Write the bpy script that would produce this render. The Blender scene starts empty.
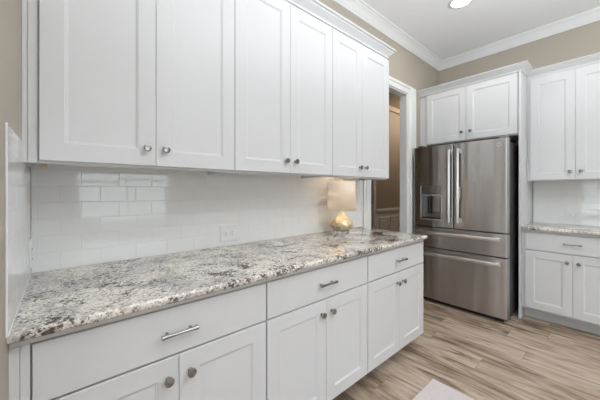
import bpy, bmesh, math, random
from mathutils import Vector, Matrix
random.seed(7)
S = bpy.context.scene
COL = S.collection
PI = math.pi

# ------------------------------------------------------------------ camera, world, lights, exposure
CAM = (0.0961, -1.6364, 1.2665)
cd = bpy.data.cameras.new('camera'); cam = bpy.data.objects.new('camera', cd); COL.objects.link(cam)
cam.location = CAM
cam.rotation_euler = (PI/2, 0, 0.8554 - PI/2)
cd.sensor_width = 36; cd.lens = 275.02/600*36
cd.shift_y = -(200-190.51)/600
cd.clip_start = 0.02
S.camera = cam

S.view_settings.view_transform = 'Standard'
S.view_settings.look = 'None'
S.view_settings.exposure = -0.68
S.view_settings.gamma = 1.0
S.view_settings.use_curve_mapping = False

W = bpy.data.worlds.new('world'); S.world = W; W.use_nodes = True
bg = W.node_tree.nodes['Background']
bg.inputs['Color'].default_value = (0.80, 0.90, 1.0, 1); bg.inputs['Strength'].default_value = 1.5

H = 3.035          # ceiling height
L = 4.09           # fridge wall
def area(name, loc, rot, sx, sy, power, color=(1, 1, 1), shape='RECTANGLE', spread=PI):
    l = bpy.data.lights.new(name, 'AREA'); l.shape = shape; l.size = sx; l.size_y = sy
    l.energy = power; l.color = color; l.spread = spread
    o = bpy.data.objects.new(name, l); COL.objects.link(o); o.location = loc; o.rotation_euler = rot
    return o
# daylight through the rear windows (facing +y) and the side windows (facing +x)
DAY = (0.85, 0.93, 1.0)
REAR_WINDOWS = [(0.35, 1.90, 0.70, 2.25)]      # x0 x1 z0 z1 at y = -5
SIDE_WINDOWS = [(-4.3, -2.9, 0.70, 2.25), (-2.4, -1.0, 0.70, 2.25)]      # y0 y1 z0 z1 at x = -3.2
for i, (a, b, c, d) in enumerate(REAR_WINDOWS):
    area('rear_daylight', ((a+b)/2, -5.06, (c+d)/2), (PI/2, 0, 0), b-a, d-c, 36 if i == 0 else 46, DAY)
for a, b, c, d in SIDE_WINDOWS:
    area('side_daylight', (-3.26, (a+b)/2, (c+d)/2), (PI/2, 0, -PI/2), b-a, d-c, 28, DAY)
CAN_AND_FILL_XY = [(2.917, -0.683), (2.917, -2.4), (1.2, -2.4), (1.2, -4.0), (2.917, -4.0), (-1.4, -2.4), (-1.4, -4.0)]  # first is the visible can, the others are unseen lamps added for light
CAN_FILL_POWER = 6
# added fill light behind the camera, no fixture, aimed up to brighten the ceiling
area('added_ceiling_fill', (1.45, -2.45, 1.85), (PI, 0, 0), 1.2, .9, 155, (.90, .95, 1.0))

# ------------------------------------------------------------------ materials
def new_mat(name):
    m = bpy.data.materials.new(name); m.use_nodes = True
    nt = m.node_tree; return m, nt, nt.nodes['Principled BSDF']
def pmat(name, col, rough=.5, metal=0, spec=None, noise=0.03, scale=30, bump=0, trans=0, emit=None, estr=0):
    """principled material with a faint procedural variation of colour and an optional bump"""
    m, nt, b = new_mat(name)
    N, K = nt.nodes, nt.links
    b.inputs['Roughness'].default_value = rough; b.inputs['Metallic'].default_value = metal
    if spec is not None: b.inputs['Specular IOR Level'].default_value = spec
    if trans: b.inputs['Transmission Weight'].default_value = trans
    tc = N.new('ShaderNodeTexCoord'); nz = N.new('ShaderNodeTexNoise')
    nz.inputs['Scale'].default_value = scale; nz.inputs['Detail'].default_value = 4
    K.new(tc.outputs['Object'], nz.inputs['Vector'])
    r = N.new('ShaderNodeValToRGB')
    r.color_ramp.elements[0].position = .3; r.color_ramp.elements[1].position = .7
    r.color_ramp.elements[0].color = tuple(c*(1-noise) for c in col)+(1,)
    r.color_ramp.elements[1].color = tuple(min(1, c*(1+noise)) for c in col)+(1,)
    K.new(nz.outputs['Fac'], r.inputs['Fac']); K.new(r.outputs['Color'], b.inputs['Base Color'])
    if bump:
        bp = N.new('ShaderNodeBump'); bp.inputs['Strength'].default_value = bump; bp.inputs['Distance'].default_value = .002
        K.new(nz.outputs['Fac'], bp.inputs['Height']); K.new(bp.outputs['Normal'], b.inputs['Normal'])
    if emit:
        b.inputs['Emission Color'].default_value = tuple(emit)+(1,); b.inputs['Emission Strength'].default_value = estr
    return m
M = {}
M['paint'] = pmat('white_cabinet_paint', (.69, .695, .70), .38, noise=.008, scale=5)
M['trim'] = pmat('white_trim_paint', (.82, .825, .82), .4, noise=.01, scale=6)
M['ceil'] = pmat('ceiling_paint', (.91, .92, .93), .9, noise=.01, scale=40, bump=.05)
M['wall'] = pmat('tan_wall_paint', (.45, .402, .335), .75, noise=.015, scale=60, bump=.05)
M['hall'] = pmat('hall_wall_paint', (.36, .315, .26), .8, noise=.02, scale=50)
M['hallceil'] = pmat('hall_ceiling_tan', (.45, .38, .30), .9, noise=.02, scale=50)  # even tan shared by the hall ceiling and its crown
M['nickel'] = pmat('satin_nickel', (.34, .335, .33), .25, 1, noise=.05, scale=80)
M['tile'] = pmat('glossy_white_tile', (.85, .855, .845), .035, spec=.6, noise=.006, scale=8)
M['grout'] = pmat('grout', (.765, .75, .715), .5, noise=.05, scale=120)
M['grout_smooth'] = pmat('polished_grout', (.80, .795, .775), .1, spec=.6, noise=.02, scale=120)
M['plastic'] = pmat('white_plastic', (.80, .80, .79), .35, noise=.01)
M['slot'] = pmat('dark_slot', (.06, .06, .06), .6)
M['black'] = pmat('black_plastic', (.018, .018, .02), .45, noise=.1)
M['darkgrey'] = pmat('dark_grey_side', (.075, .073, .072), .45, noise=.05, scale=200)
M['raw'] = pmat('raw_plywood', (.62, .50, .36), .7, noise=.12, scale=25)
M['mat'] = pmat('woven_mat', (.64, .58, .57), .95, noise=.06, scale=160, bump=.4)
M['bulb'] = pmat('lit_bulb', (1, .8, .5), .3, emit=(1, .78, .53), estr=185)
M['lens'] = pmat('lit_lens', (1, 1, 1), .5, emit=(1, .97, .92), estr=9)
M['acrylic'] = pmat('clear_acrylic', (.95, .95, .95), .03, trans=1, noise=.002)
M['brass'] = pmat('brass', (.75, .58, .30), .3, 1, noise=.06)
M['glasspane'] = pmat('window_glass', (.97, .98, .98), 0, trans=1, noise=.002)
M['grass'] = pmat('lawn', (.10, .16, .05), .9, noise=.3, scale=3)
M['hinge'] = pmat('dark_hinge', (.10, .09, .08), .4, .8)

def steel(name, col, rough, aniso=0):
    m, nt, b = new_mat(name); N, K = nt.nodes, nt.links
    b.inputs['Metallic'].default_value = 1
    tc = N.new('ShaderNodeTexCoord'); mp = N.new('ShaderNodeMapping'); nz = N.new('ShaderNodeTexNoise')
    mp.inputs['Scale'].default_value = (5, 5, 1500)
    nz.inputs['Scale'].default_value = 1; nz.inputs['Detail'].default_value = 2
    K.new(tc.outputs['Object'], mp.inputs['Vector']); K.new(mp.outputs['Vector'], nz.inputs['Vector'])
    r = N.new('ShaderNodeValToRGB')
    r.color_ramp.elements[0].color = tuple(c*.97 for c in col)+(1,); r.color_ramp.elements[1].color = tuple(c*1.03 for c in col)+(1,)
    K.new(nz.outputs['Fac'], r.inputs['Fac']); K.new(r.outputs['Color'], b.inputs['Base Color'])
    b.inputs['Roughness'].default_value = rough
    if aniso:
        m2 = N.new('ShaderNodeMapping'); m2.inputs['Scale'].default_value = (9, 9, .35); n2 = N.new('ShaderNodeTexNoise')
        n2.inputs['Scale'].default_value = 1; n2.inputs['Detail'].default_value = 1     # slight waviness of the sheet metal
        K.new(tc.outputs['Object'], m2.inputs['Vector']); K.new(m2.outputs['Vector'], n2.inputs['Vector'])
        bp = N.new('ShaderNodeBump'); bp.inputs['Strength'].default_value = 1; bp.inputs['Distance'].default_value = .010
        K.new(n2.outputs['Fac'], bp.inputs['Height']); K.new(bp.outputs['Normal'], b.inputs['Normal'])
        b.inputs['Anisotropic'].default_value = aniso; b.inputs['Anisotropic Rotation'].default_value = .25
        tg = N.new('ShaderNodeTangent'); tg.direction_type = 'RADIAL'; tg.axis = 'Z'
        K.new(tg.outputs['Tangent'], b.inputs['Tangent'])
    return m
M['steel'] = steel('brushed_steel_horizontal', (.53, .512, .50), .30, .8)
M['steelbar'] = steel('polished_steel_bar_horizontal', (.76, .745, .73), .28)

def granite():
    m, nt, b = new_mat('speckled_granite'); N, K = nt.nodes, nt.links
    b.inputs['Roughness'].default_value = .13; b.inputs['Specular IOR Level'].default_value = .5
    tc = N.new('ShaderNodeTexCoord')
    def noise(scale, detail, rough=.55, vec=None, dist=0):
        n = N.new('ShaderNodeTexNoise'); n.inputs['Scale'].default_value = scale
        n.inputs['Detail'].default_value = detail; n.inputs['Roughness'].default_value = rough
        n.inputs['Distortion'].default_value = dist
        K.new(vec or tc.outputs['Object'], n.inputs['Vector']); return n
    def ramp(src, stops, interp='LINEAR'):
        r = N.new('ShaderNodeValToRGB'); r.color_ramp.interpolation = interp
        e = r.color_ramp.elements
        while len(e) < len(stops): e.new(.5)
        for k, (p, c) in enumerate(stops):
            e[k].position = p; e[k].color = tuple(c)+(1,) if len(c) == 3 else c
        K.new(src, r.inputs['Fac']); return r
    def mix(fac, a, c2):
        x = N.new('ShaderNodeMix'); x.data_type = 'RGBA'
        K.new(fac, x.inputs[0]); K.new(a, x.inputs[6])
        if isinstance(c2, tuple): x.inputs[7].default_value = c2+(1,)
        else: K.new(c2, x.inputs[7])
        return x.outputs[2]
    def modulated(a, k, c, lo, hi, top=1):
        """mask: speckle noise a plus k * cluster noise c, thresholded between lo and hi"""
        n = N.new('ShaderNodeMath'); n.operation = 'MULTIPLY_ADD'; n.inputs[1].default_value = k
        K.new(c.outputs['Fac'], n.inputs[0]); K.new(a.outputs['Fac'], n.inputs[2])
        r = N.new('ShaderNodeMapRange'); r.inputs['From Min'].default_value = lo; r.inputs['From Max'].default_value = hi
        r.inputs['To Max'].default_value = top; K.new(n.outputs[0], r.inputs['Value']); return r.outputs['Result']
    base = ramp(noise(72, 9, .74, None, .4).outputs['Fac'],
                [(.36, (.26, .24, .225)), (.43, (.56, .515, .465)), (.485, (.80, .74, .66)), (.60, (.89, .85, .78))]).outputs['Color']
    clus = noise(5.0, 4, .6, None, .5)
    sxx = N.new('ShaderNodeSeparateXYZ'); K.new(tc.outputs['Object'], sxx.inputs[0])
    gr = N.new('ShaderNodeMapRange'); gr.inputs['From Min'].default_value = 0; gr.inputs['From Max'].default_value = 1.7   # the slab is greyer at one end
    gr.inputs['To Min'].default_value = .06; gr.inputs['To Max'].default_value = -.05; K.new(sxx.outputs['X'], gr.inputs['Value'])
    cg = N.new('ShaderNodeMath'); cg.operation = 'ADD'; K.new(clus.outputs['Fac'], cg.inputs[0]); K.new(gr.outputs['Result'], cg.inputs[1])
    class _F: outputs = {'Fac': cg.outputs[0]}
    col = mix(modulated(noise(95, 7, .70, None, .3), .9, _F, .97, 1.035, .62), base, (.34, .335, .335))       # grey quartz
    col = mix(modulated(noise(30, 5, .6, None, .8), .7, noise(4, 3), .93, .99, .5), col, (.31, .226, .158))      # tan stains
    col = mix(modulated(noise(105, 6, .66, None, .5), .6, noise(12, 5, .68, None, .8), .868, .908, .92), col, (.05, .048, .05))
    cn = noise(7, 4, .62, None, .6); ch = N.new('ShaderNodeMath'); ch.operation = 'MULTIPLY_ADD'; ch.inputs[1].default_value = -.45
    K.new(gr.outputs['Result'], ch.inputs[0]); K.new(cn.outputs['Fac'], ch.inputs[2])
    class _G: outputs = {'Fac': ch.outputs[0]}
    col = mix(modulated(noise(62, 7, .68, None, .6), 1.0, _G, 1.09, 1.13, .92), col, (.075, .056, .045))  # larger dark chips  # black mica
    K.new(col, b.inputs['Base Color'])
    return m
M['granite'] = granite()

def planks():
    m, nt, b = new_mat('plank_floor'); N, K = nt.nodes, nt.links
    tc = N.new('ShaderNodeTexCoord'); sx = N.new('ShaderNodeSeparateXYZ'); K.new(tc.outputs['Object'], sx.inputs[0])
    def mth(op, a, b_=None, c=None):
        n = N.new('ShaderNodeMath'); n.operation = op
        for i, v in enumerate((a, b_, c)):
            if v is None: continue
            if isinstance(v, (int, float)): n.inputs[i].default_value = v
            else: K.new(v, n.inputs[i])
        return n.outputs[0]
    PW, PL = .178, 1.22
    xs = mth('DIVIDE', sx.outputs['X'], PW); i = mth('FLOOR', xs); fx = mth('FRACT', xs)
    w1 = N.new('ShaderNodeTexWhiteNoise'); w1.noise_dimensions = '1D'; K.new(i, w1.inputs['W'])
    ys = mth('ADD', mth('DIVIDE', sx.outputs['Y'], PL), w1.outputs['Value']); j = mth('FLOOR', ys); fy = mth('FRACT', ys)
    cb = N.new('ShaderNodeCombineXYZ'); K.new(i, cb.inputs[0]); K.new(j, cb.inputs[1])
    w2 = N.new('ShaderNodeTexWhiteNoise'); w2.noise_dimensions = '2D'; K.new(cb.outputs[0], w2.inputs['Vector'])
    rnd = w2.outputs['Value']
    # grain coordinates: stretched along y, different on every plank
    gv = N.new('ShaderNodeCombineXYZ')
    K.new(mth('MULTIPLY_ADD', sx.outputs['X'], 13, mth('MULTIPLY', rnd, 90)), gv.inputs[0])
    K.new(mth('MULTIPLY_ADD', sx.outputs['Y'], 1.9, mth('MULTIPLY', rnd, 47)), gv.inputs[1])
    n1 = N.new('ShaderNodeTexNoise'); n1.inputs['Scale'].default_value = 1; n1.inputs['Detail'].default_value = 5
    n1.inputs['Roughness'].default_value = .58; n1.inputs['Distortion'].default_value = 1.5
    K.new(gv.outputs[0], n1.inputs['Vector'])
    gv2 = N.new('ShaderNodeVectorMath'); gv2.operation = 'MULTIPLY'; gv2.inputs[1].default_value = (6, 2.5, 1)
    K.new(gv.outputs[0], gv2.inputs[0])
    n2 = N.new('ShaderNodeTexNoise'); n2.inputs['Scale'].default_value = 1; n2.inputs['Detail'].default_value = 3
    K.new(gv2.outputs[0], n2.inputs['Vector'])
    t = mth('ADD', mth('MULTIPLY', n1.outputs['Fac'], .92), mth('MULTIPLY', n2.outputs['Fac'], .10))
    t = mth('ADD', t, mth('MULTIPLY', mth('SUBTRACT', rnd, .5), .17))
    r = N.new('ShaderNodeValToRGB'); e = r.color_ramp.elements
    stops = [(.28, (.075, .050, .034)), (.37, (.20, .138, .095)), (.45, (.31, .226, .158)), (.54, (.43, .332, .248)), (.68, (.565, .462, .362))]
    while len(e) < len(stops): e.new(.5)
    for k, (p, c) in enumerate(stops): e[k].position = p; e[k].color = c+(1,)
    K.new(t, r.inputs['Fac'])
    # seams
    ex = mth('MINIMUM', fx, mth('SUBTRACT', 1, fx)); ey = mth('MINIMUM', fy, mth('SUBTRACT', 1, fy))
    sm = mth('MAXIMUM', mth('LESS_THAN', ex, .008), mth('LESS_THAN', ey, .0013))
    mx = N.new('ShaderNodeMix'); mx.data_type = 'RGBA'; K.new(mth('MULTIPLY', sm, .38), mx.inputs[0])
    K.new(r.outputs['Color'], mx.inputs[6]); mx.inputs[7].default_value = (.07, .05, .035, 1)
    K.new(mx.outputs[2], b.inputs['Base Color'])
    b.inputs['Roughness'].default_value = .38
    bp = N.new('ShaderNodeBump'); bp.inputs['Strength'].default_value = .12; bp.inputs['Distance'].default_value = .002
    K.new(t, bp.inputs['Height']); K.new(bp.outputs['Normal'], b.inputs['Normal'])
    return m
M['floor'] = planks()

def mercury():
    m, nt, b = new_mat('gold_mercury_glass'); N, K = nt.nodes, nt.links
    tc = N.new('ShaderNodeTexCoord'); vo = N.new('ShaderNodeTexVoronoi'); vo.inputs['Scale'].default_value = 60
    nz = N.new('ShaderNodeTexNoise'); nz.inputs['Scale'].default_value = 30; nz.inputs['Detail'].default_value = 5
    K.new(tc.outputs['Object'], vo.inputs['Vector']); K.new(tc.outputs['Object'], nz.inputs['Vector'])
    r = N.new('ShaderNodeValToRGB'); e = r.color_ramp.elements
    e[0].position = .35; e[0].color = (.58, .44, .22, 1); e[1].position = .65; e[1].color = (.95, .87, .70, 1)
    K.new(nz.outputs['Fac'], r.inputs['Fac']); K.new(r.outputs['Color'], b.inputs['Base Color'])
    b.inputs['Metallic'].default_value = .85; b.inputs['Roughness'].default_value = .42
    bp = N.new('ShaderNodeBump'); bp.inputs['Strength'].default_value = .9; bp.inputs['Distance'].default_value = .004
    K.new(vo.outputs['Distance'], bp.inputs['Height']); K.new(bp.outputs['Normal'], b.inputs['Normal'])
    return m
M['mercury'] = mercury()

def shade():
    m, nt, b = new_mat('white_linen_shade'); N, K = nt.nodes, nt.links
    out = N['Material Output']
    tc = N.new('ShaderNodeTexCoord'); nz = N.new('ShaderNodeTexNoise'); nz.inputs['Scale'].default_value = 300
    K.new(tc.outputs['Object'], nz.inputs['Vector'])
    r = N.new('ShaderNodeValToRGB'); r.color_ramp.elements[0].color = (.87, .84, .82, 1); r.color_ramp.elements[1].color = (.93, .91, .89, 1)
    K.new(nz.outputs['Fac'], r.inputs['Fac'])
    d = N.new('ShaderNodeBsdfDiffuse'); t = N.new('ShaderNodeBsdfTranslucent'); mx = N.new('ShaderNodeMixShader')
    K.new(r.outputs['Color'], d.inputs['Color']); K.new(r.outputs['Color'], t.inputs['Color'])
    mx.inputs[0].default_value = .32
    K.new(d.outputs[0], mx.inputs[1]); K.new(t.outputs[0], mx.inputs[2]); K.new(mx.outputs[0], out.inputs['Surface'])
    return m
M['shade'] = shade()

# ------------------------------------------------------------------ mesh helpers
def obj(name, bm, mat, parent=None, smooth=False, **props):
    me = bpy.data.meshes.new(name)
    bmesh.ops.recalc_face_normals(bm, faces=bm.faces[:])
    bm.to_mesh(me); bm.free()
    for mt in (mat if isinstance(mat, (list, tuple)) else [mat]): me.materials.append(M[mt])
    if smooth:
        for p in me.polygons: p.use_smooth = True
    o = bpy.data.objects.new(name, me); COL.objects.link(o)
    if parent is not None: o.parent = parent
    for k, v in props.items(): o[k] = v
    return o
def smooth_by_angle(o, deg=35):
    me = o.data
    for p in me.polygons: p.use_smooth = True
    bm = bmesh.new(); bm.from_mesh(me)
    for e in bm.edges:
        if len(e.link_faces) == 2 and e.calc_face_angle(0) > math.radians(deg): e.smooth = False
    bm.to_mesh(me); bm.free(); return o
def thing(name, label, cat, loc=(0, 0, 0), rz=0, group=None):
    o = bpy.data.objects.new(name, None); COL.objects.link(o); o.empty_display_size = .05
    o.location = loc; o.rotation_euler = (0, 0, rz); o['label'] = label; o['category'] = cat
    if group: o['group'] = group
    return o
def tag(o, label, cat, group=None):
    o['label'] = label; o['category'] = cat
    if group: o['group'] = group
    return o
def struct(name, bm, mat, **kw):
    o = obj(name, bm, mat, **kw); o['kind'] = 'structure'; return o
def box(bm, x0, x1, y0, y1, z0, z1, bev=0, seg=2, mi=0):
    r = bmesh.ops.create_cube(bm, size=1)
    vs = r['verts']
    for v in vs:
        v.co = Vector((x0 if v.co.x < 0 else x1, y0 if v.co.y < 0 else y1, z0 if v.co.z < 0 else z1))
    fs = set(f for v in vs for f in v.link_faces)
    for f in fs: f.material_index = mi
    if bev:
        es = list(set(e for v in vs for e in v.link_edges))
        bmesh.ops.bevel(bm, geom=es, offset=bev, segments=seg, profile=.5, affect='EDGES')
    return bm
def B(*a, **k): return box(bmesh.new(), *a, **k)
def rings(bm, w, h, prof, x=0, z=0, y=0, mtx=None, mi=0):
    """rectangle (w,h) at (x,z), facing -y; prof = [(inset, front offset)...] from the back to the front centre"""
    loops = []
    for ins, off in prof:
        pts = [(x+ins, y-off, z+ins), (x+w-ins, y-off, z+ins), (x+w-ins, y-off, z+h-ins), (x+ins, y-off, z+h-ins)]
        loops.append([bm.verts.new(mtx @ Vector(p) if mtx else p) for p in pts])
    fs = [bm.faces.new(loops[0][::-1]), bm.faces.new(loops[-1])]
    for a, b in zip(loops, loops[1:]):
        for k in range(4): fs.append(bm.faces.new((a[k], a[(k+1) % 4], b[(k+1) % 4], b[k])))
    for f in fs: f.material_index = mi
    return bm
def lathe(bm, prof, seg=32, axis='z', c=(0, 0, 0), mi=0):
    """prof = [(r, t)...]; t runs along the axis ('z' up, 'y' towards -y)"""
    loops = []
    for r, t in prof:
        lp = []
        for k in range(seg):
            a = 2*PI*k/seg
            p = (r*math.cos(a), r*math.sin(a), t) if axis == 'z' else (r*math.cos(a), -t, r*math.sin(a))
            lp.append(bm.verts.new((p[0]+c[0], p[1]+c[1], p[2]+c[2])))
        loops.append(lp)
    fs = []
    for a, b in zip(loops, loops[1:]):
        for k in range(seg): fs.append(bm.faces.new((a[k], a[(k+1) % seg], b[(k+1) % seg], b[k])))
    if prof[0][0] > 1e-5: fs.append(bm.faces.new(loops[0][::-1]))
    if prof[-1][0] > 1e-5: fs.append(bm.faces.new(loops[-1]))
    for f in fs: f.material_index = mi
    bmesh.ops.remove_doubles(bm, verts=[v for l in loops for v in l], dist=1e-6)
    return bm
def extrude_plan(bm, pts, z0, z1, mi=0):
    a = [bm.verts.new((x, y, z0)) for x, y in pts]; b = [bm.verts.new((x, y, z1)) for x, y in pts]
    fs = [bm.faces.new(a[::-1]), bm.faces.new(b)]
    n = len(pts)
    for k in range(n): fs.append(bm.faces.new((a[k], a[(k+1) % n], b[(k+1) % n], b[k])))
    for f in fs: f.material_index = mi
    return bm
def sweep(bm, path, prof, z0=0):
    """closed profile [(out, z)] swept along an open xy path; 'out' points to the right of travel; mitred corners"""
    P = [Vector(p) for p in path]; loops = []
    for i, p in enumerate(P):
        d0 = (P[i]-P[i-1]).normalized() if i else None
        d1 = (P[i+1]-P[i]).normalized() if i < len(P)-1 else None
        n0 = Vector((d0.y, -d0.x)) if d0 else None; n1 = Vector((d1.y, -d1.x)) if d1 else None
        if n0 and n1:
            n = (n0+n1); n = n/ (n.length_squared/2)
        else: n = n0 or n1
        loops.append([bm.verts.new((p.x+n.x*o, p.y+n.y*o, z0+z)) for o, z in prof])
    m = len(prof)
    for a, b in zip(loops, loops[1:]):
        for k in range(m): bm.faces.new((a[k], a[(k+1) % m], b[(k+1) % m], b[k]))
    bm.faces.new(loops[0][::-1]); bm.faces.new(loops[-1]); return bm
def tube(bm, p0, p1, r, seg=14, mi=0):
    p0, p1 = Vector(p0), Vector(p1); d = p1-p0; q = d.to_track_quat('Z', 'Y')
    loops = []
    for p in (p0, p1):
        loops.append([bm.verts.new(p+q @ Vector((r*math.cos(2*PI*k/seg), r*math.sin(2*PI*k/seg), 0))) for k in range(seg)])
    fs = [bm.faces.new(loops[0][::-1]), bm.faces.new(loops[1])]
    for k in range(seg): fs.append(bm.faces.new((loops[0][k], loops[0][(k+1) % seg], loops[1][(k+1) % seg], loops[1][k])))
    for f in fs: f.material_index = mi
    return bm

# ------------------------------------------------------------------ room shell
struct('floor', B(-3.2, 6.4, -5.1, 2.4, -.06, 0), 'floor')
struct('ceiling', B(-3.3, L+.1, -5.1, .12, H, H+.08), 'ceil')
XO0, XO1, ZO = 2.457, 3.216, 2.42                 # doorway in the cabinet wall
bm = bmesh.new(); box(bm, -3.3, XO0, 0, .09, 0, H); box(bm, XO1, L+.1, 0, .09, 0, H); box(bm, XO0, XO1, 0, .09, ZO, H)
struct('wall_back', bm, 'wall')
struct('wall_right', B(L, L+.1, -5.1, 0, 0, H), 'wall')
struct('wall_left', B(-.13, -.0045, -.80, 0, 0, H), 'wall')
def wall_with_windows(name, horizontal, fixed, t, lo, hi, wins):
    bm = bmesh.new()
    def bx(a, b, z0, z1):
        if horizontal: box(bm, a, b, fixed-t, fixed, z0, z1)
        else: box(bm, fixed-t, fixed, a, b, z0, z1)
    cur = lo
    for a, b, c, d in wins:
        bx(cur, a, 0, H); bx(a, b, 0, c); bx(a, b, d, H); cur = b
    bx(cur, hi, 0, H)
    return struct(name, bm, 'wall')
wall_with_windows('wall_rear', True, -5.0, .1, -3.3, L+.1, REAR_WINDOWS)
wall_with_windows('wall_far_left', False, -3.2, .1, -5.1, 0, SIDE_WINDOWS)
wn = 0
for hz, wins, fx in ((True, REAR_WINDOWS, -5.0), (False, SIDE_WINDOWS, -3.2)):
    for a, b, c, d in wins:
        wn += 1; bm = bmesh.new(); cas = .07
        def bx(p, q, z0, z1, d0=-.09, d1=.02):
            if hz: box(bm, p, q, fx+d0, fx+d1, z0, z1)
            else: box(bm, fx+d0, fx+d1, p, q, z0, z1)
        bx(a-cas, a, c-cas, d+cas, 0); bx(b, b+cas, c-cas, d+cas, 0); bx(a, b, d, d+cas, 0); bx(a, b, c-cas, c, 0)
        bx(a, b, (c+d)/2-.02, (c+d)/2+.02, -.05, -.01); bx((a+b)/2-.012, (a+b)/2+.012, c, d, -.045, -.015)
        struct('window_%d' % wn, bm, 'trim')
# hall beyond the doorway
bm = bmesh.new(); HY = 1.5
box(bm, 4.72, 6.4, HY, HY+.1, 0, H); box(bm, 2.0, 3.9, HY, HY+.1, 0, H); box(bm, 3.9, 4.72, HY, HY+.1, 2.42, H)
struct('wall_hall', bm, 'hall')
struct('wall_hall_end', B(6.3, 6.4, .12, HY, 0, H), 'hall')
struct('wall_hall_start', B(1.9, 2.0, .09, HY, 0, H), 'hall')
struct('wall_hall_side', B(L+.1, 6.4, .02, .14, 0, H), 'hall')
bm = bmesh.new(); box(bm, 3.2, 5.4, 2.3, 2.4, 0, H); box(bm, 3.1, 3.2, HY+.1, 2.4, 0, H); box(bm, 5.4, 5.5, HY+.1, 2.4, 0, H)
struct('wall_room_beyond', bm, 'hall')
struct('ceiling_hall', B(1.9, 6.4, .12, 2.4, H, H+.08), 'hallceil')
# hall trim: crown, chair rail, raised wainscot panels, baseboard, casing of the far door
bm = bmesh.new(); box(bm, 2.0, 6.3, HY-.05, HY, H-.10, H, .01); struct('trim_1', bm, 'hallceil')
struct('trim_2', B(4.80, 6.3, HY-.035, HY, .835, .895, .008), 'trim')
bm = bmesh.new(); box(bm, 4.80, 6.3, HY-.008, HY, .12, .835)
for x in (4.93, 5.33, 5.73):
    rings(bm, .33, .48, [(0, 0), (0, .014), (.012, .018), (.03, .006), (.05, .006), (.07, .014)], x=x, z=.24, y=HY-.008)
struct('trim_3', bm, 'trim')
struct('baseboard_hall', B(4.80, 6.3, HY-.018, HY-.008, 0, .12, .004), 'trim')
bm = bmesh.new(); box(bm, 4.70, 4.72, HY-.01, HY+.11, 0, 2.42); box(bm, 4.715, 4.80, HY-.022, HY, 0, 2.42, .005); box(bm, 3.9, 4.80, HY-.022, HY, 2.42, 2.50, .005)
d1 = struct('door_1', bm, 'trim')
bm = bmesh.new(); box(bm, 4.692, 4.70, HY+.02, HY+.05, 1.00, 1.10, .002); tube(bm, (4.690, HY+.015, 1.0), (4.690, HY+.015, 1.10), .007)
obj('hinge', bm, 'hinge', d1)
# kitchen doorway jamb and casing
bm = bmesh.new()
box(bm, XO0, XO0+.015, 0, .09, 0, ZO-.015); box(bm, XO1-.015, XO1, 0, .09, 0, ZO-.015); box(bm, XO0, XO1, 0, .09, ZO-.015, ZO)
struct('trim_4', bm, 'trim')
CPROF = [(0, 0), (0, .014), (.022, .018), (.050, .019), (.056, .026), (.082, .027), (.088, .022), (.088, 0)]
bm = bmesh.new()
def casing(bm, x0, x1, ztop, prof):
    """profile (across, out) round three sides of an opening in the wall y=0"""
    lp = []
    for (sx, sz, x, z) in ((-1, 0, x0, 0), (-1, 1, x0, ztop), (1, 1, x1, ztop), (1, 0, x1, 0)):
        lp.append([bm.verts.new((x+sx*a, -o, z+sz*a)) for a, o in prof])
    m = len(prof)
    for a, b in zip(lp, lp[1:]):
        for k in range(m): bm.faces.new((a[k], a[(k+1) % m], b[(k+1) % m], b[k]))
    bm.faces.new(lp[0]); bm.faces.new(lp[-1][::-1])
casing(bm, XO0, XO1, ZO, [(a*1.02, o) for a, o in CPROF]); struct('trim_5', bm, 'trim')
struct('trim_8', B(2.330, XO0-.0905, -.019, 0, .0, ZO+.0905, .003), 'trim')
# wider outer edge on the fridge side, flush board between casing and refrigerator cabinet
struct('trim_6', B(XO1+.0905, 3.400, -.019, 0, 0, ZO+.0905, .003), 'trim')
# crown at the ceiling
CROWN = [(0, -.098), (.012, -.098), (.014, -.086), (.022, -.080), (.030, -.062), (.052, -.036), (.066, -.026), (.070, -.016), (.082, -.012), (.088, 0), (0, 0)]
bm = bmesh.new(); sweep(bm, [(0, 0), (L, 0), (L, -5.0)], CROWN, H); smooth_by_angle(struct('trim_7', bm, 'trim'), 30)
struct('baseboard_right', B(L-.014, L, -5.0, -1.85, 0, .12, .003), 'trim')
# ground outside the windows
struct('ground', B(-25, 25, -40, 25, -.5, -.4), 'grass')

# ------------------------------------------------------------------ tiled backsplashes
TP, TR, GR = .1475, .0738, .0022
def tiles(bm, length, z0, z1, zref, joint, tilt=.0022, low=.0073):
    """tiles facing -y on x 0..length; a course boundary at zref, joints of that course at 'joint'"""
    box(bm, 0, length, -low, 0, z0, z1, mi=1)
    k0 = math.floor((z0-zref)/TR)-1
    for k in range(k0, 20):
        a, b = zref+k*TR, zref+(k+1)*TR
        a, b = max(a, z0), min(b, z1)
        if b-a < .008: continue
        off = joint + (TP/2 if k % 2 == 0 else 0)
        j0 = math.floor((0-off)/TP)-1
        for j in range(j0, j0+40):
            p, q = max(off+j*TP, 0), min(off+(j+1)*TP, length)
            if q-p < .008: continue
            cx, cz = (p+q)/2, (a+b)/2
            mt = Matrix.Translation((cx, -.004, cz)) @ Matrix.Rotation(random.gauss(0, tilt), 4, 'Z') @ Matrix.Rotation(random.gauss(0, tilt), 4, 'X') @ Matrix.Translation((-cx, .004, -cz))
            rings(bm, q-p-GR, b-a-GR, [(0, .001), (0, .0074), (.0005, .0078), (.0012, .008)], x=p+GR/2, z=a+GR/2, mtx=mt)
bm = bmesh.new(); tiles(bm, 2.322, .9145, 1.388, 1.360, .0188); o = obj('tile_backsplash', bm, ['tile', 'grout'])
o.location = (.0003, -.0003, 0)
tag(o, 'glossy white subway tile backsplash behind the long granite counter', 'backsplash')
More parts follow.
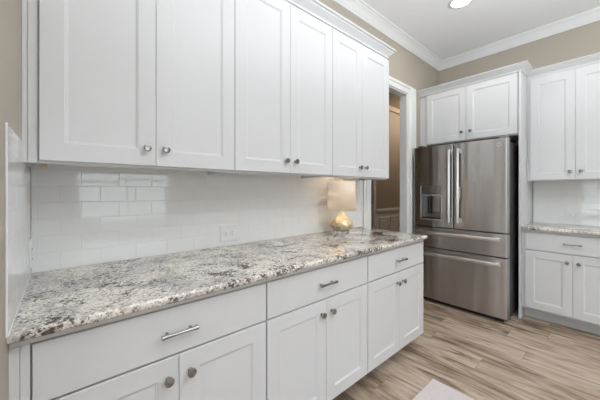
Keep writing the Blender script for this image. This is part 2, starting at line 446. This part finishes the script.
bm = bmesh.new(); tiles(bm, .665, .9145, 1.360, 1.360, .10, .0006, .0078); tiles(bm, .335, 1.3601, 1.428, 1.360, .10, .0006, .0078); box(bm, -.011, -.0005, -.0085, 0, .915, 1.429, .002, mi=0); box(bm, 0, .664, -.0118, -.0074, .9143, .9185, .001, mi=0)
o = obj('tile_backsplash', bm, ['tile', 'grout_smooth']); o.rotation_euler = (0, 0, PI/2); o.location = (-.0042, -.674, 0); o.scale = (1, .5, 1)
tag(o, 'short return of white subway tile on the left end wall', 'backsplash')
bm = bmesh.new(); tiles(bm, .704, .9145, 1.388, 1.360, .05); o = obj('tile_backsplash', bm, ['tile', 'grout'])
o.rotation_euler = (0, 0, -PI/2); o.location = (L-.0003, -1.026, 0)
tag(o, 'white subway tile backsplash right of the refrigerator', 'backsplash')

# ------------------------------------------------------------------ cabinet builder
DOOR = [(0, 0), (0, .0185), (.0015, .020), (.066, .020), (.0685, .0178), (.0715, .0174), (.0748, .0144), (.079, .0140)]
SLAB = [(0, 0), (0, .018), (.002, .020)]
def door(parent, x, z, w, h, y):
    bm = bmesh.new(); rings(bm, w, h, DOOR); o = obj('door', bm, 'paint', parent); o.location = (x, y, z); return o
def drawer(parent, x, z, w, h, y):
    bm = bmesh.new(); rings(bm, w, h, SLAB); o = obj('drawer', bm, 'paint', parent); o.location = (x, y, z); return o
def knob(parent, x, z):
    bm = bmesh.new()
    lathe(bm, [(.0085, 0), (.0085, .002), (.0055, .004), (.0055, .013), (.009, .016), (.0155, .019), (.0155, .0245), (.0145, .0262), (.0125, .0268), (0, .0270)], 24, 'y')
    o = smooth_by_angle(obj('knob', bm, 'nickel', parent, label='round satin nickel knob')); o.location = (x, -.020, z); return o
def pull(parent, x, z, length=.13):
    bm = bmesh.new(); h = length/2
    prof = [(.0055, -h), (.0080, -h+.001), (.0080, -h+.008), (.0064, -h+.020), (.0056, -h+.04), (.0054, 0), (.0056, h-.04), (.0064, h-.020), (.0080, h-.008), (.0080, h-.001), (.0055, h)]
    seg = 14; loops = []
    for r, t in prof: loops.append([bm.verts.new((t, -.026+r*math.cos(2*PI*k/seg), r*math.sin(2*PI*k/seg))) for k in range(seg)])
    for a, b in zip(loops, loops[1:]):
        for k in range(seg): bm.faces.new((a[k], a[(k+1) % seg], b[(k+1) % seg], b[k]))
    bm.faces.new(loops[0]); bm.faces.new(loops[-1][::-1])
    for s in (-1, 1): tube(bm, (s*(h-.022), 0, 0), (s*(h-.022), -.026, 0), .0045)
    o = smooth_by_angle(obj('pull', bm, 'nickel', parent, label='satin nickel bar pull')); o.location = (x, -.020, z); return o
ZDT, ZDB, ZPT, ZPB, ZCB = .8597, .6966, .6895, .1328, .886
def base_cabinet(label, loc, rz, w, depth, x0, x1, xm, filler=0, kx=.037, pz=.777, toe_depth=.115, group=None):
    """x0..x1 = span of the fronts inside the width w; depth = door front distance from the wall"""
    t = thing('base_cabinet', label, 'cabinet', loc, rz, group)
    yf = -(depth-.020)
    bm = bmesh.new(); box(bm, 0, w, yf, -.003, .115, ZCB-.001); box(bm, 0, w, yf+toe_depth, -.003, 0, .115)
    box(bm, .001, w-.001, yf-.017, yf, ZDT+.004, ZCB-.001)          # build-up strip under the stone
    if filler:
        box(bm, 0, .0195, yf-.019, yf, .0, ZDT+.003); box(bm, .0205, filler-.003, yf-.016, yf, .0, ZDT+.003)
    obj('body', bm, 'paint', t)
    dr = drawer(t, x0, ZDB, x1-x0, ZDT-ZDB, yf); pull(dr, (x1-x0)/2+.0, pz-ZDB, .122)
    a = door(t, x0, ZPB, xm-x0-.0010, ZPT-ZPB, yf); knob(a, xm-x0-kx, .619-ZPB)
    b = door(t, xm+.0010, ZPB, x1-xm-.0010, ZPT-ZPB, yf); knob(b, kx, .619-ZPB)
    return t
def wall_cabinet(name, label, loc, rz, w, depth, z0, z1, x0, x1, xm, ztop, filler=0, kz=.073, kx=.037, zbody=None, group=None):
    t = thing(name, label, 'cabinet', (loc[0], loc[1], z0-.010), rz, group)
    yf = -(depth-.020); zo = z0-.010
    bm = bmesh.new(); hb = ztop-zo
    box(bm, 0, w, yf, -.003, .028, hb)                              # carcass, its floor set up inside the frame
    box(bm, 0, w, yf, yf+.02, 0, .028); box(bm, 0, .016, yf+.02, -.010, 0, .028); box(bm, w-.016, w, yf+.02, -.010, 0, .028)
    if filler:
        box(bm, 0, .0125, yf-.004, yf, 0, hb-.005); box(bm, .0145, filler-.004, yf-.006, yf, 0, hb-.005)
    obj('body', bm, 'paint', t)
    a = door(t, x0, z0-zo, xm-x0-.0007, z1-z0, yf); knob(a, xm-x0-kx, kz)
    b = door(t, xm+.0007, z0-zo, x1-xm-.0007, z1-z0, yf); knob(b, kx, kz)
    return t
# long run on the back wall
DB = .6265; g = 'base cabinets under the long counter'
base_cabinet('leftmost white base cabinet under the long counter, against the end wall', (-.0042, 0, 0), 0, .7842, DB, .0427, .7817, .4142, filler=.0417, group=g)
base_cabinet('middle white base cabinet in the long run, between two cabinets', (.7805, 0, 0), 0, .751, DB, .0033, .7467, .379, group=g)
base_cabinet('rightmost white base cabinet in the long run, nearest the doorway', (1.5320, 0, 0), 0, .751, DB, .0033, .746, .381, group=g)
DU = .3245; g = 'wall cabinets over the long counter'; ZU = 1.3728; ZUT = 2.408; ZC = 2.432
wall_cabinet('wall_cabinet', 'leftmost and widest white wall cabinet above the counter, beside the end wall', (-.0042, 0, 0), 0, .7872, DU, ZU, ZUT, .043, .7877, .4117, ZC, filler=.042, group=g)
wall_cabinet('wall_cabinet', 'middle white wall cabinet above the counter, over the tile outlet', (.7835, 0, 0), 0, .754, DU, ZU, ZUT, .0025, .7545, .3745, ZC, group=g)
wall_cabinet('wall_cabinet', 'rightmost white wall cabinet of the long run, directly above the table lamp', (1.538, 0, 0), 0, .737, DU, ZU, ZUT, .0032, .7345, .348, ZC, group=g)
CABCROWN = [(0, -.004), (.006, -.004), (.008, .010), (.016, .018), (.034, .036), (.042, .042), (.045, .050), (.056, .054), (.060, .064), (0, .064)]
bm = bmesh.new(); sweep(bm, [(-.0042, -DU+.018), (2.275, -DU+.018), (2.275, -.003)], [(o, z) for o, z in CABCROWN], ZC+.005)
box(bm, .002, 2.273, -DU+.02, -.003, ZC+.001, ZC+.062)
tag(smooth_by_angle(obj('crown_molding', bm, 'paint'), 30), 'white crown molding capping the wall cabinets above the long counter', 'molding')
# raw wood block and strip light rail under the wall cabinets
bm = B(.037, .055, -.200, -.160, 1.3570, 1.3905, .002); tag(obj('mounting_block', bm, 'raw'), 'small bare wood block under the left wall cabinet corner', 'block')

# fridge wall
t = thing('refrigerator_cabinet', 'tall white surround cabinet enclosing the refrigerator, with two doors above it', 'cabinet', (L, 0, 0), -PI/2)
xf = 3.52; yf = -(L-xf-.020)
bm = bmesh.new(); box(bm, .001, 1.0195, yf, -.003, 1.825, 2.452); obj('body', bm, 'paint', t)
bm = bmesh.new(); box(bm, .004, .040, yf, -.003, 0, 1.8245); box(bm, .004, .083, yf-.001, yf+.019, 1.55, 1.8245)
box(bm, .030, .060, yf-.001, yf+.019, 0, 1.55); obj('side_panel', bm, 'paint', t)
bm = bmesh.new(); box(bm, 1.0013, 1.0195, yf, -.003, 0, 1.8245, .001); box(bm, 1.0, 1.0205, yf-.019, yf, .0, 2.452, .001)
box(bm, .9985, 1.0210, yf-.028, yf-.019, 0, .035, .003); obj('side_panel', bm, 'paint', t)
for x0, x1, kx in ((.0905, .5295, .5295-.0905-.040), (.5325, .9905, .045)):
    d = door(t, x0, 1.836, x1-x0, 2.438-1.836, yf); knob(d, kx, .090)
bm = bmesh.new(); sweep(bm, [(.001, yf-.018), (1.0205, yf-.018), (1.0205, -.386)], CABCROWN, 2.449)
smooth_by_angle(obj('crown', bm, 'paint', t), 30)

BASE_Y = -1.046
t = base_cabinet('white base cabinet right of the refrigerator under a short granite counter', (L, -1.0215, 0), -PI/2, .7085, L-3.5266, .026, .6905, .3605, kx=.037, pz=.783)
t = wall_cabinet('wall_cabinet', 'white wall cabinet right of the refrigerator above the short counter', (L, -1.0215, 0), -PI/2, .7085, L-3.7696, 1.3725, 2.412, .026, .6905, .3605, 2.436, kz=.078)
bm = bmesh.new(); sweep(bm, [(0, -(L-3.7696)+.018), (.7085, -(L-3.7696)+.018)], CABCROWN, 2.437-1.3625)
smooth_by_angle(obj('crown', bm, 'paint', t), 30)

# ------------------------------------------------------------------ granite worktops
def slab(x0, x1, y0, y1, z0=ZCB, z1=.914):
    bm = bmesh.new(); box(bm, x0, x1, y0, y1, z0, z1)
    es = [e for e in bm.edges if not all(abs(v.co.x-x0) < 1e-6 for v in e.verts) and not all(abs(v.co.y-y1) < 1e-6 for v in e.verts)
          and not (any(abs(v.co.x-x0) < 1e-6 for v in e.verts) and any(abs(v.co.y-y1) < 1e-6 for v in e.verts))]
    bmesh.ops.bevel(bm, geom=es, offset=.009, segments=4, profile=.5, affect='EDGES'); return bm
o = smooth_by_angle(obj('worktop', slab(-.0042, 2.277, -.6597, -.001), 'granite'), 40)
tag(o, 'long speckled white and grey granite worktop with the lamp on it', 'countertop')
o = smooth_by_angle(obj('worktop', slab(L-3.49-.600, .70, -(L-3.495), -.001), 'granite'), 40)
o.rotation_euler = (0, 0, -PI/2); o.location = (L, -1.022, 0)
tag(o, 'short speckled granite worktop right of the refrigerator', 'countertop')

# ------------------------------------------------------------------ refrigerator (local: x across, front -y, back at the wall)
FX0, FX1 = .0576, .9655; FRONT = -(L-3.2449); DT = .095
t = thing('refrigerator', 'stainless steel french door refrigerator with two lower drawers', 'refrigerator', (L, 0, 0), -PI/2)
bm = bmesh.new(); box(bm, FX0+.030, FX1-.012, FRONT+DT+.012, -.04, .03, 1.745, .004)
obj('body', bm, 'darkgrey', t, label='dark grey cabinet body')
bm = bmesh.new(); box(bm, FX0+.05, FX1-.03, FRONT+DT-.006, FRONT+DT+.011, .06, 1.74); obj('gasket', bm, 'black', t)
bm = bmesh.new(); box(bm, FX0+.06, FX1-.04, FRONT+.06, FRONT+DT+.03, .0, .045, .004)
obj('toe_grille', bm, 'black', t)
def fdoor(x0, x1, z0, z1, name, curve=.010):
    w = x1-x0; pts = [(x1, FRONT+DT), (x0, FRONT+DT)]; n = 18; r = .012
    def yb(x):
        s = (x-FX0)/(FX1-FX0); return FRONT+curve*(2*s-1)**2
    pts = [(x1, FRONT+DT), (x0, FRONT+DT)]
    for k in range(6):                                            # quarter round at the left edge
        a = k/5*PI/2; pts.append((x0+r-r*math.cos(a), yb(x0+r)+r-r*math.sin(a)))
    for k in range(1, n): x = x0+r+(w-2*r)*k/n; pts.append((x, yb(x)))
    for k in range(6):
        a = PI/2-k/5*PI/2; pts.append((x1-r+r*math.cos(a), yb(x1-r)+r-r*math.sin(a)))
    bm = bmesh.new(); extrude_plan(bm, pts, z0, z1)
    o = obj(name, bm, 'steel', t); smooth_by_angle(o, 40); return o
ZG1, ZG2, ZF = .8573, .6259, .0486
XM = .4956
dl = fdoor(FX0, XM-.0025, ZG1+.006, 1.765, 'door'); dr = fdoor(XM+.0025, FX1, ZG1+.006, 1.765, 'door')
w1 = fdoor(FX0, FX1, ZG2+.006, ZG1-.006, 'drawer'); w2 = fdoor(FX0, FX1, ZF, ZG2-.006, 'drawer')
# dispenser recess cut from the left door
DX0, DX1, DZ0, DZ1, DZM = .145, .378, .933, 1.318, 1.206
cut = obj('cutter', B(DX0+.006, DX1-.006, FRONT-.05, FRONT+.072, DZ0+.012, DZM), 'steel', t)
bpy.context.view_layer.update()
md = dl.modifiers.new('cut', 'BOOLEAN'); md.operation = 'DIFFERENCE'; md.object = cut; md.solver = 'EXACT'
dg = bpy.context.evaluated_depsgraph_get(); dg.update()
nm = bpy.data.meshes.new_from_object(dl.evaluated_get(dg)); dl.modifiers.clear(); dl.data = nm
bpy.data.objects.remove(cut)
smooth_by_angle(dl, 40)
M['recess'] = steel('recess_liner_horizontal', (.34, .33, .325), .35)
M['gloss'] = pmat('control_glass', (.26, .24, .225), .12, .8, noise=.02)
yD = FRONT+.0055
bm = bmesh.new(); a0, a1 = DX0+.007, DX1-.007
box(bm, a0, a1, FRONT+.0665, FRONT+.071, DZ0+.013, DZM-.001)             # back
box(bm, a0, a0+.004, yD, FRONT+.0665, DZ0+.013, DZM-.001); box(bm, a1-.004, a1, yD, FRONT+.0665, DZ0+.013, DZM-.001)
box(bm, a0, a1, yD, FRONT+.0665, DZ0+.013, DZ0+.018); box(bm, a0, a1, yD, FRONT+.0665, DZM-.005, DZM-.001)
obj('dispenser_recess', bm, 'recess', dl)
bm = bmesh.new(); box(bm, DX0, DX1, FRONT+.0005, FRONT+.008, DZM+.014, DZ1, .002); obj('control_panel', bm, 'gloss', dl, label='dark glossy control panel')
bm = bmesh.new()
box(bm, DX0, DX1, FRONT-.003, FRONT+.008, DZM-.004, DZM+.014, .003)       # bright lip over the recess
box(bm, DX0-.004, DX0+.007, FRONT-.002, FRONT+.008, DZ0, DZ1, .002); box(bm, DX1-.007, DX1, FRONT, FRONT+.008, DZ0, DZM, .002)
box(bm, DX0, DX1, FRONT-.006, FRONT+.008, DZ0, DZ0+.013, .003); obj('dispenser_frame', bm, 'steelbar', dl)
bm = bmesh.new(); box(bm, .215, .245, FRONT+.022, FRONT+.040, DZ0+.070, DZM-.006, .006); obj('paddle', bm, 'black', dl)
bm = bmesh.new(); box(bm, .262, .345, FRONT+.030, FRONT+.064, DZ0+.09, DZM-.006, .008); obj('nozzle', bm, 'recess', dl)
bm = bmesh.new(); box(bm, DX0+.020, DX1-.020, FRONT+.010, FRONT+.062, DZ0+.019, DZ0+.026, .002); obj('drip_tray', bm, 'black', dl)
# handles
def bar_v(parent, xc, z0, z1, name='handle'):
    bm = bmesh.new(); yb = FRONT-.050
    pts = []
    for k in range(12):
        a = 2*PI*k/12; pts.append((xc+.0195*math.cos(a)*(1 if abs(math.cos(a)) > .1 else 1), yb+.009*math.sin(a)))
    extrude_plan(bm, pts, z0, z1)
    for z in (z0+.002, z1-.047): box(bm, xc-.0185, xc+.0185, yb+.001, FRONT+.008, z, z+.045, .005)
    return smooth_by_angle(obj(name, bm, 'steelbar', parent), 40)
hl = bar_v(dl, .463, .928, 1.700); hr = bar_v(dr, .549, .928, 1.700)
bm = bmesh.new(); box(bm, .560, .578, FRONT-.050, FRONT-.030, 1.290, 1.302, .003); tube(bm, (.574, FRONT-.040, 1.296), (.574, FRONT-.040, 1.18), .0045)
obj('inner_door_latch', bm, 'steelbar', dr)
def bar_h(parent, z, x0=.115, x1=.918):
    bm = bmesh.new(); yb = FRONT-.048; loops = []
    for x in (x0, x1):
        loops.append([bm.verts.new((x, yb+.010*math.sin(2*PI*k/14), z+.0215*math.cos(2*PI*k/14))) for k in range(14)])
    for k in range(14): bm.faces.new((loops[0][k], loops[0][(k+1) % 14], loops[1][(k+1) % 14], loops[1][k]))
    bm.faces.new(loops[0]); bm.faces.new(loops[1][::-1])
    for x in (x0+.002, x1-.042): box(bm, x, x+.040, yb+.001, FRONT+.010, z-.020, z+.020, .005)
    return smooth_by_angle(obj('handle', bm, 'steelbar', parent), 40)
bar_h(w1, .795); bar_h(w2, .560)
# round monogram badge on the right door
bm = bmesh.new(); lathe(bm, [(.019, 0), (.019, .0018), (.0172, .0026), (.0165, .0018), (0, .0018)], 32, 'y')
bd = smooth_by_angle(obj('badge', bm, 'steelbar', dr), 30); bd.location = (.8985, FRONT+.0075, 1.7075)
tcv = bpy.data.curves.new('letters', 'FONT'); tcv.body = 'GE'; tcv.size = .0215; tcv.align_x = 'CENTER'; tcv.align_y = 'CENTER'; tcv.extrude = .0005; tcv.shear = .25
to = bpy.data.objects.new('letters_tmp', tcv); COL.objects.link(to)
dg = bpy.context.evaluated_depsgraph_get(); dg.update()
lm = bpy.data.meshes.new_from_object(to.evaluated_get(dg)); bpy.data.objects.remove(to)
lm.materials.clear(); lm.materials.append(M['black'])
lm.transform(Matrix.Translation((.8985, FRONT+.0045, 1.7070)) @ Matrix.Rotation(PI/2, 4, 'X'))
lo = bpy.data.objects.new('monogram', lm); COL.objects.link(lo); lo.parent = dr
# hinge covers
for x in (FX0+.075, FX1-.035):
    bm = bmesh.new(); box(bm, x-.035, x+.030, FRONT+.030, FRONT+.16, 1.7655, 1.787, .006)
    obj('hinge_cover', bm, 'nickel', t)

# ------------------------------------------------------------------ table lamp
LX, LY, LZ = 1.818, -.170, .9142
t = thing('table_lamp', 'lit gold mercury glass table lamp with white drum shade on the worktop', 'lamp', (LX, LY, LZ))
bm = bmesh.new(); box(bm, -.046, .046, -.046, .046, 0, .030, .004, 2); obj('foot', bm, 'acrylic', t, label='clear acrylic block foot')
bm = bmesh.new()
prof = [(.030, .0305), (.050, .033), (.070, .042), (.084, .056), (.090, .072), (.089, .084), (.081, .100), (.066, .116), (.048, .130), (.034, .143), (.025, .156), (.020, .170), (.019, .180), (.0185, .198), (.0, .198)]
prof = [(r_*1.06 if z_ < .16 else r_, z_) for r_, z_ in prof]
lathe(bm, prof, 48); smooth_by_angle(obj('lamp_body', bm, 'mercury', t), 50)
bm = bmesh.new(); lathe(bm, [(.016, .1985), (.016, .203), (.012, .207), (.012, .226), (.009, .230), (0, .230)], 20)
smooth_by_angle(obj('socket', bm, 'brass', t), 40)
bm = bmesh.new(); lathe(bm, [(.010, .2305), (.012, .240), (.027, .268), (.030, .285), (.024, .304), (.010, .314), (0, .316)], 24)
bl = smooth_by_angle(obj('bulb', bm, 'bulb', t), 60)
bm = bmesh.new(); R0, R1, S0, S1, TH = .1145, .1125, .194, .428, .0016
lathe(bm, [(R0, S0), (R1, S1), (R1-TH, S1), (R0-TH, S0), (R0, S0)], 64); smooth_by_angle(obj('lamp_shade', bm, 'shade', t), 50)
bm = bmesh.new()
for k in range(3):
    a = 2*PI*k/3; tube(bm, (0, 0, .418), ((R1-.001)*math.cos(a), (R1-.001)*math.sin(a), .420), .0018, 8)
for s in (-1, 1):
    P = [(s*.014, .232), (s*.040, .27), (s*.046, .32), (s*.030, .38), (0, .418)]
    for a, b in zip(P, P[1:]): tube(bm, (a[0], 0, a[1]), (b[0], 0, b[1]), .0015, 8)
obj('harp', bm, 'brass', t)
bm = bmesh.new(); lathe(bm, [(.004, .419), (.004, .428), (.009, .433), (.010, .438), (.006, .443), (0, .444)], 16); smooth_by_angle(obj('finial', bm, 'brass', t), 50)

# ------------------------------------------------------------------ outlets
def outlet(label, loc, rz, w, h, horizontal):
    t = thing('outlet', label, 'outlet', loc, rz)
    bm = bmesh.new(); rings(bm, w, h, [(0, 0), (0, .003), (.004, .0055)], x=-w/2, z=-h/2); obj('cover_plate', bm, 'plastic', t)
    n = 2
    for k in range(n):
        bm = bmesh.new(); c = (k-.5)*.040
        cx, cz = (c, 0) if horizontal else (0, c)
        a, b = (.032, .028)
        rings(bm, a, b, [(0, .0), (0, .0020), (.003, .0028)], x=cx-a/2, z=cz-b/2, y=-.0056)
        for dx, dz, hh in ((-.0065, 0, .009), (.0065, 0, .007)):
            p, q = (dx, dz) if not horizontal else (dz, dx)
            ww, h2 = (.0022, hh) if not horizontal else (hh, .0022)
            box(bm, cx+p-ww/2, cx+p+ww/2, -.0090, -.0082, cz+q-h2/2, cz+q+h2/2, mi=1)
        obj('socket', bm, ['plastic', 'slot'], t)
    return t
outlet('white outlet plate on the tile below the middle wall cabinet', (.907, -.0082, .9955), 0, .122, .108, True)
outlet('white outlet plate on the tile right of the refrigerator', (L-.0082, -1.342, 1.012), -PI/2, .118, .088, True)
outlet('white outlet plate on the left end wall tile near the corner', (0, -.085, 1.010), PI/2, .072, .112, False)

# ------------------------------------------------------------------ floor mat
bm = bmesh.new(); box(bm, -1.15, 0, -.62, 0, 0, .009, .004)
o = obj('floor_mat', bm, 'mat'); o.location = (1.976, -.829, .0005)
tag(o, 'pale flat woven floor mat on the plank floor before the cabinets', 'mat')

# ------------------------------------------------------------------ recessed ceiling light, plus added unseen lamps
proto = None
for i, (x, y) in enumerate(CAN_AND_FILL_XY):
    lab = 'lit round recessed ceiling light near the refrigerator'
    if proto is None:
        r = thing('recessed_light', lab, 'ceiling light', (x, y, H), 0)
        bm = bmesh.new(); lathe(bm, [(.080, 0), (.105, 0), (.105, -.004), (.098, -.008), (.082, -.009), (.080, 0)], 40); smooth_by_angle(obj('trim_ring', bm, 'trim', r), 40)
        bm = bmesh.new(); lathe(bm, [(.0795, -.0005), (.0795, -.005), (0, -.005)], 40); obj('lens', bm, 'lens', r)
        proto = r
    area('can_and_fill_light', (x, y, H-.012), (0, 0, 0), .15, .15, CAN_FILL_POWER, (1, .97, .93), 'DISK')
# dim warm hall fixture out of sight, on the hall ceiling
hl_ = bpy.data.lights.new('hall_glow', 'POINT'); hl_.energy = 40; hl_.color = (1, .84, .70); hl_.shadow_soft_size = .1
ho = bpy.data.objects.new('hall_glow', hl_); COL.objects.link(ho); ho.location = (5.6, .75, H-.15)
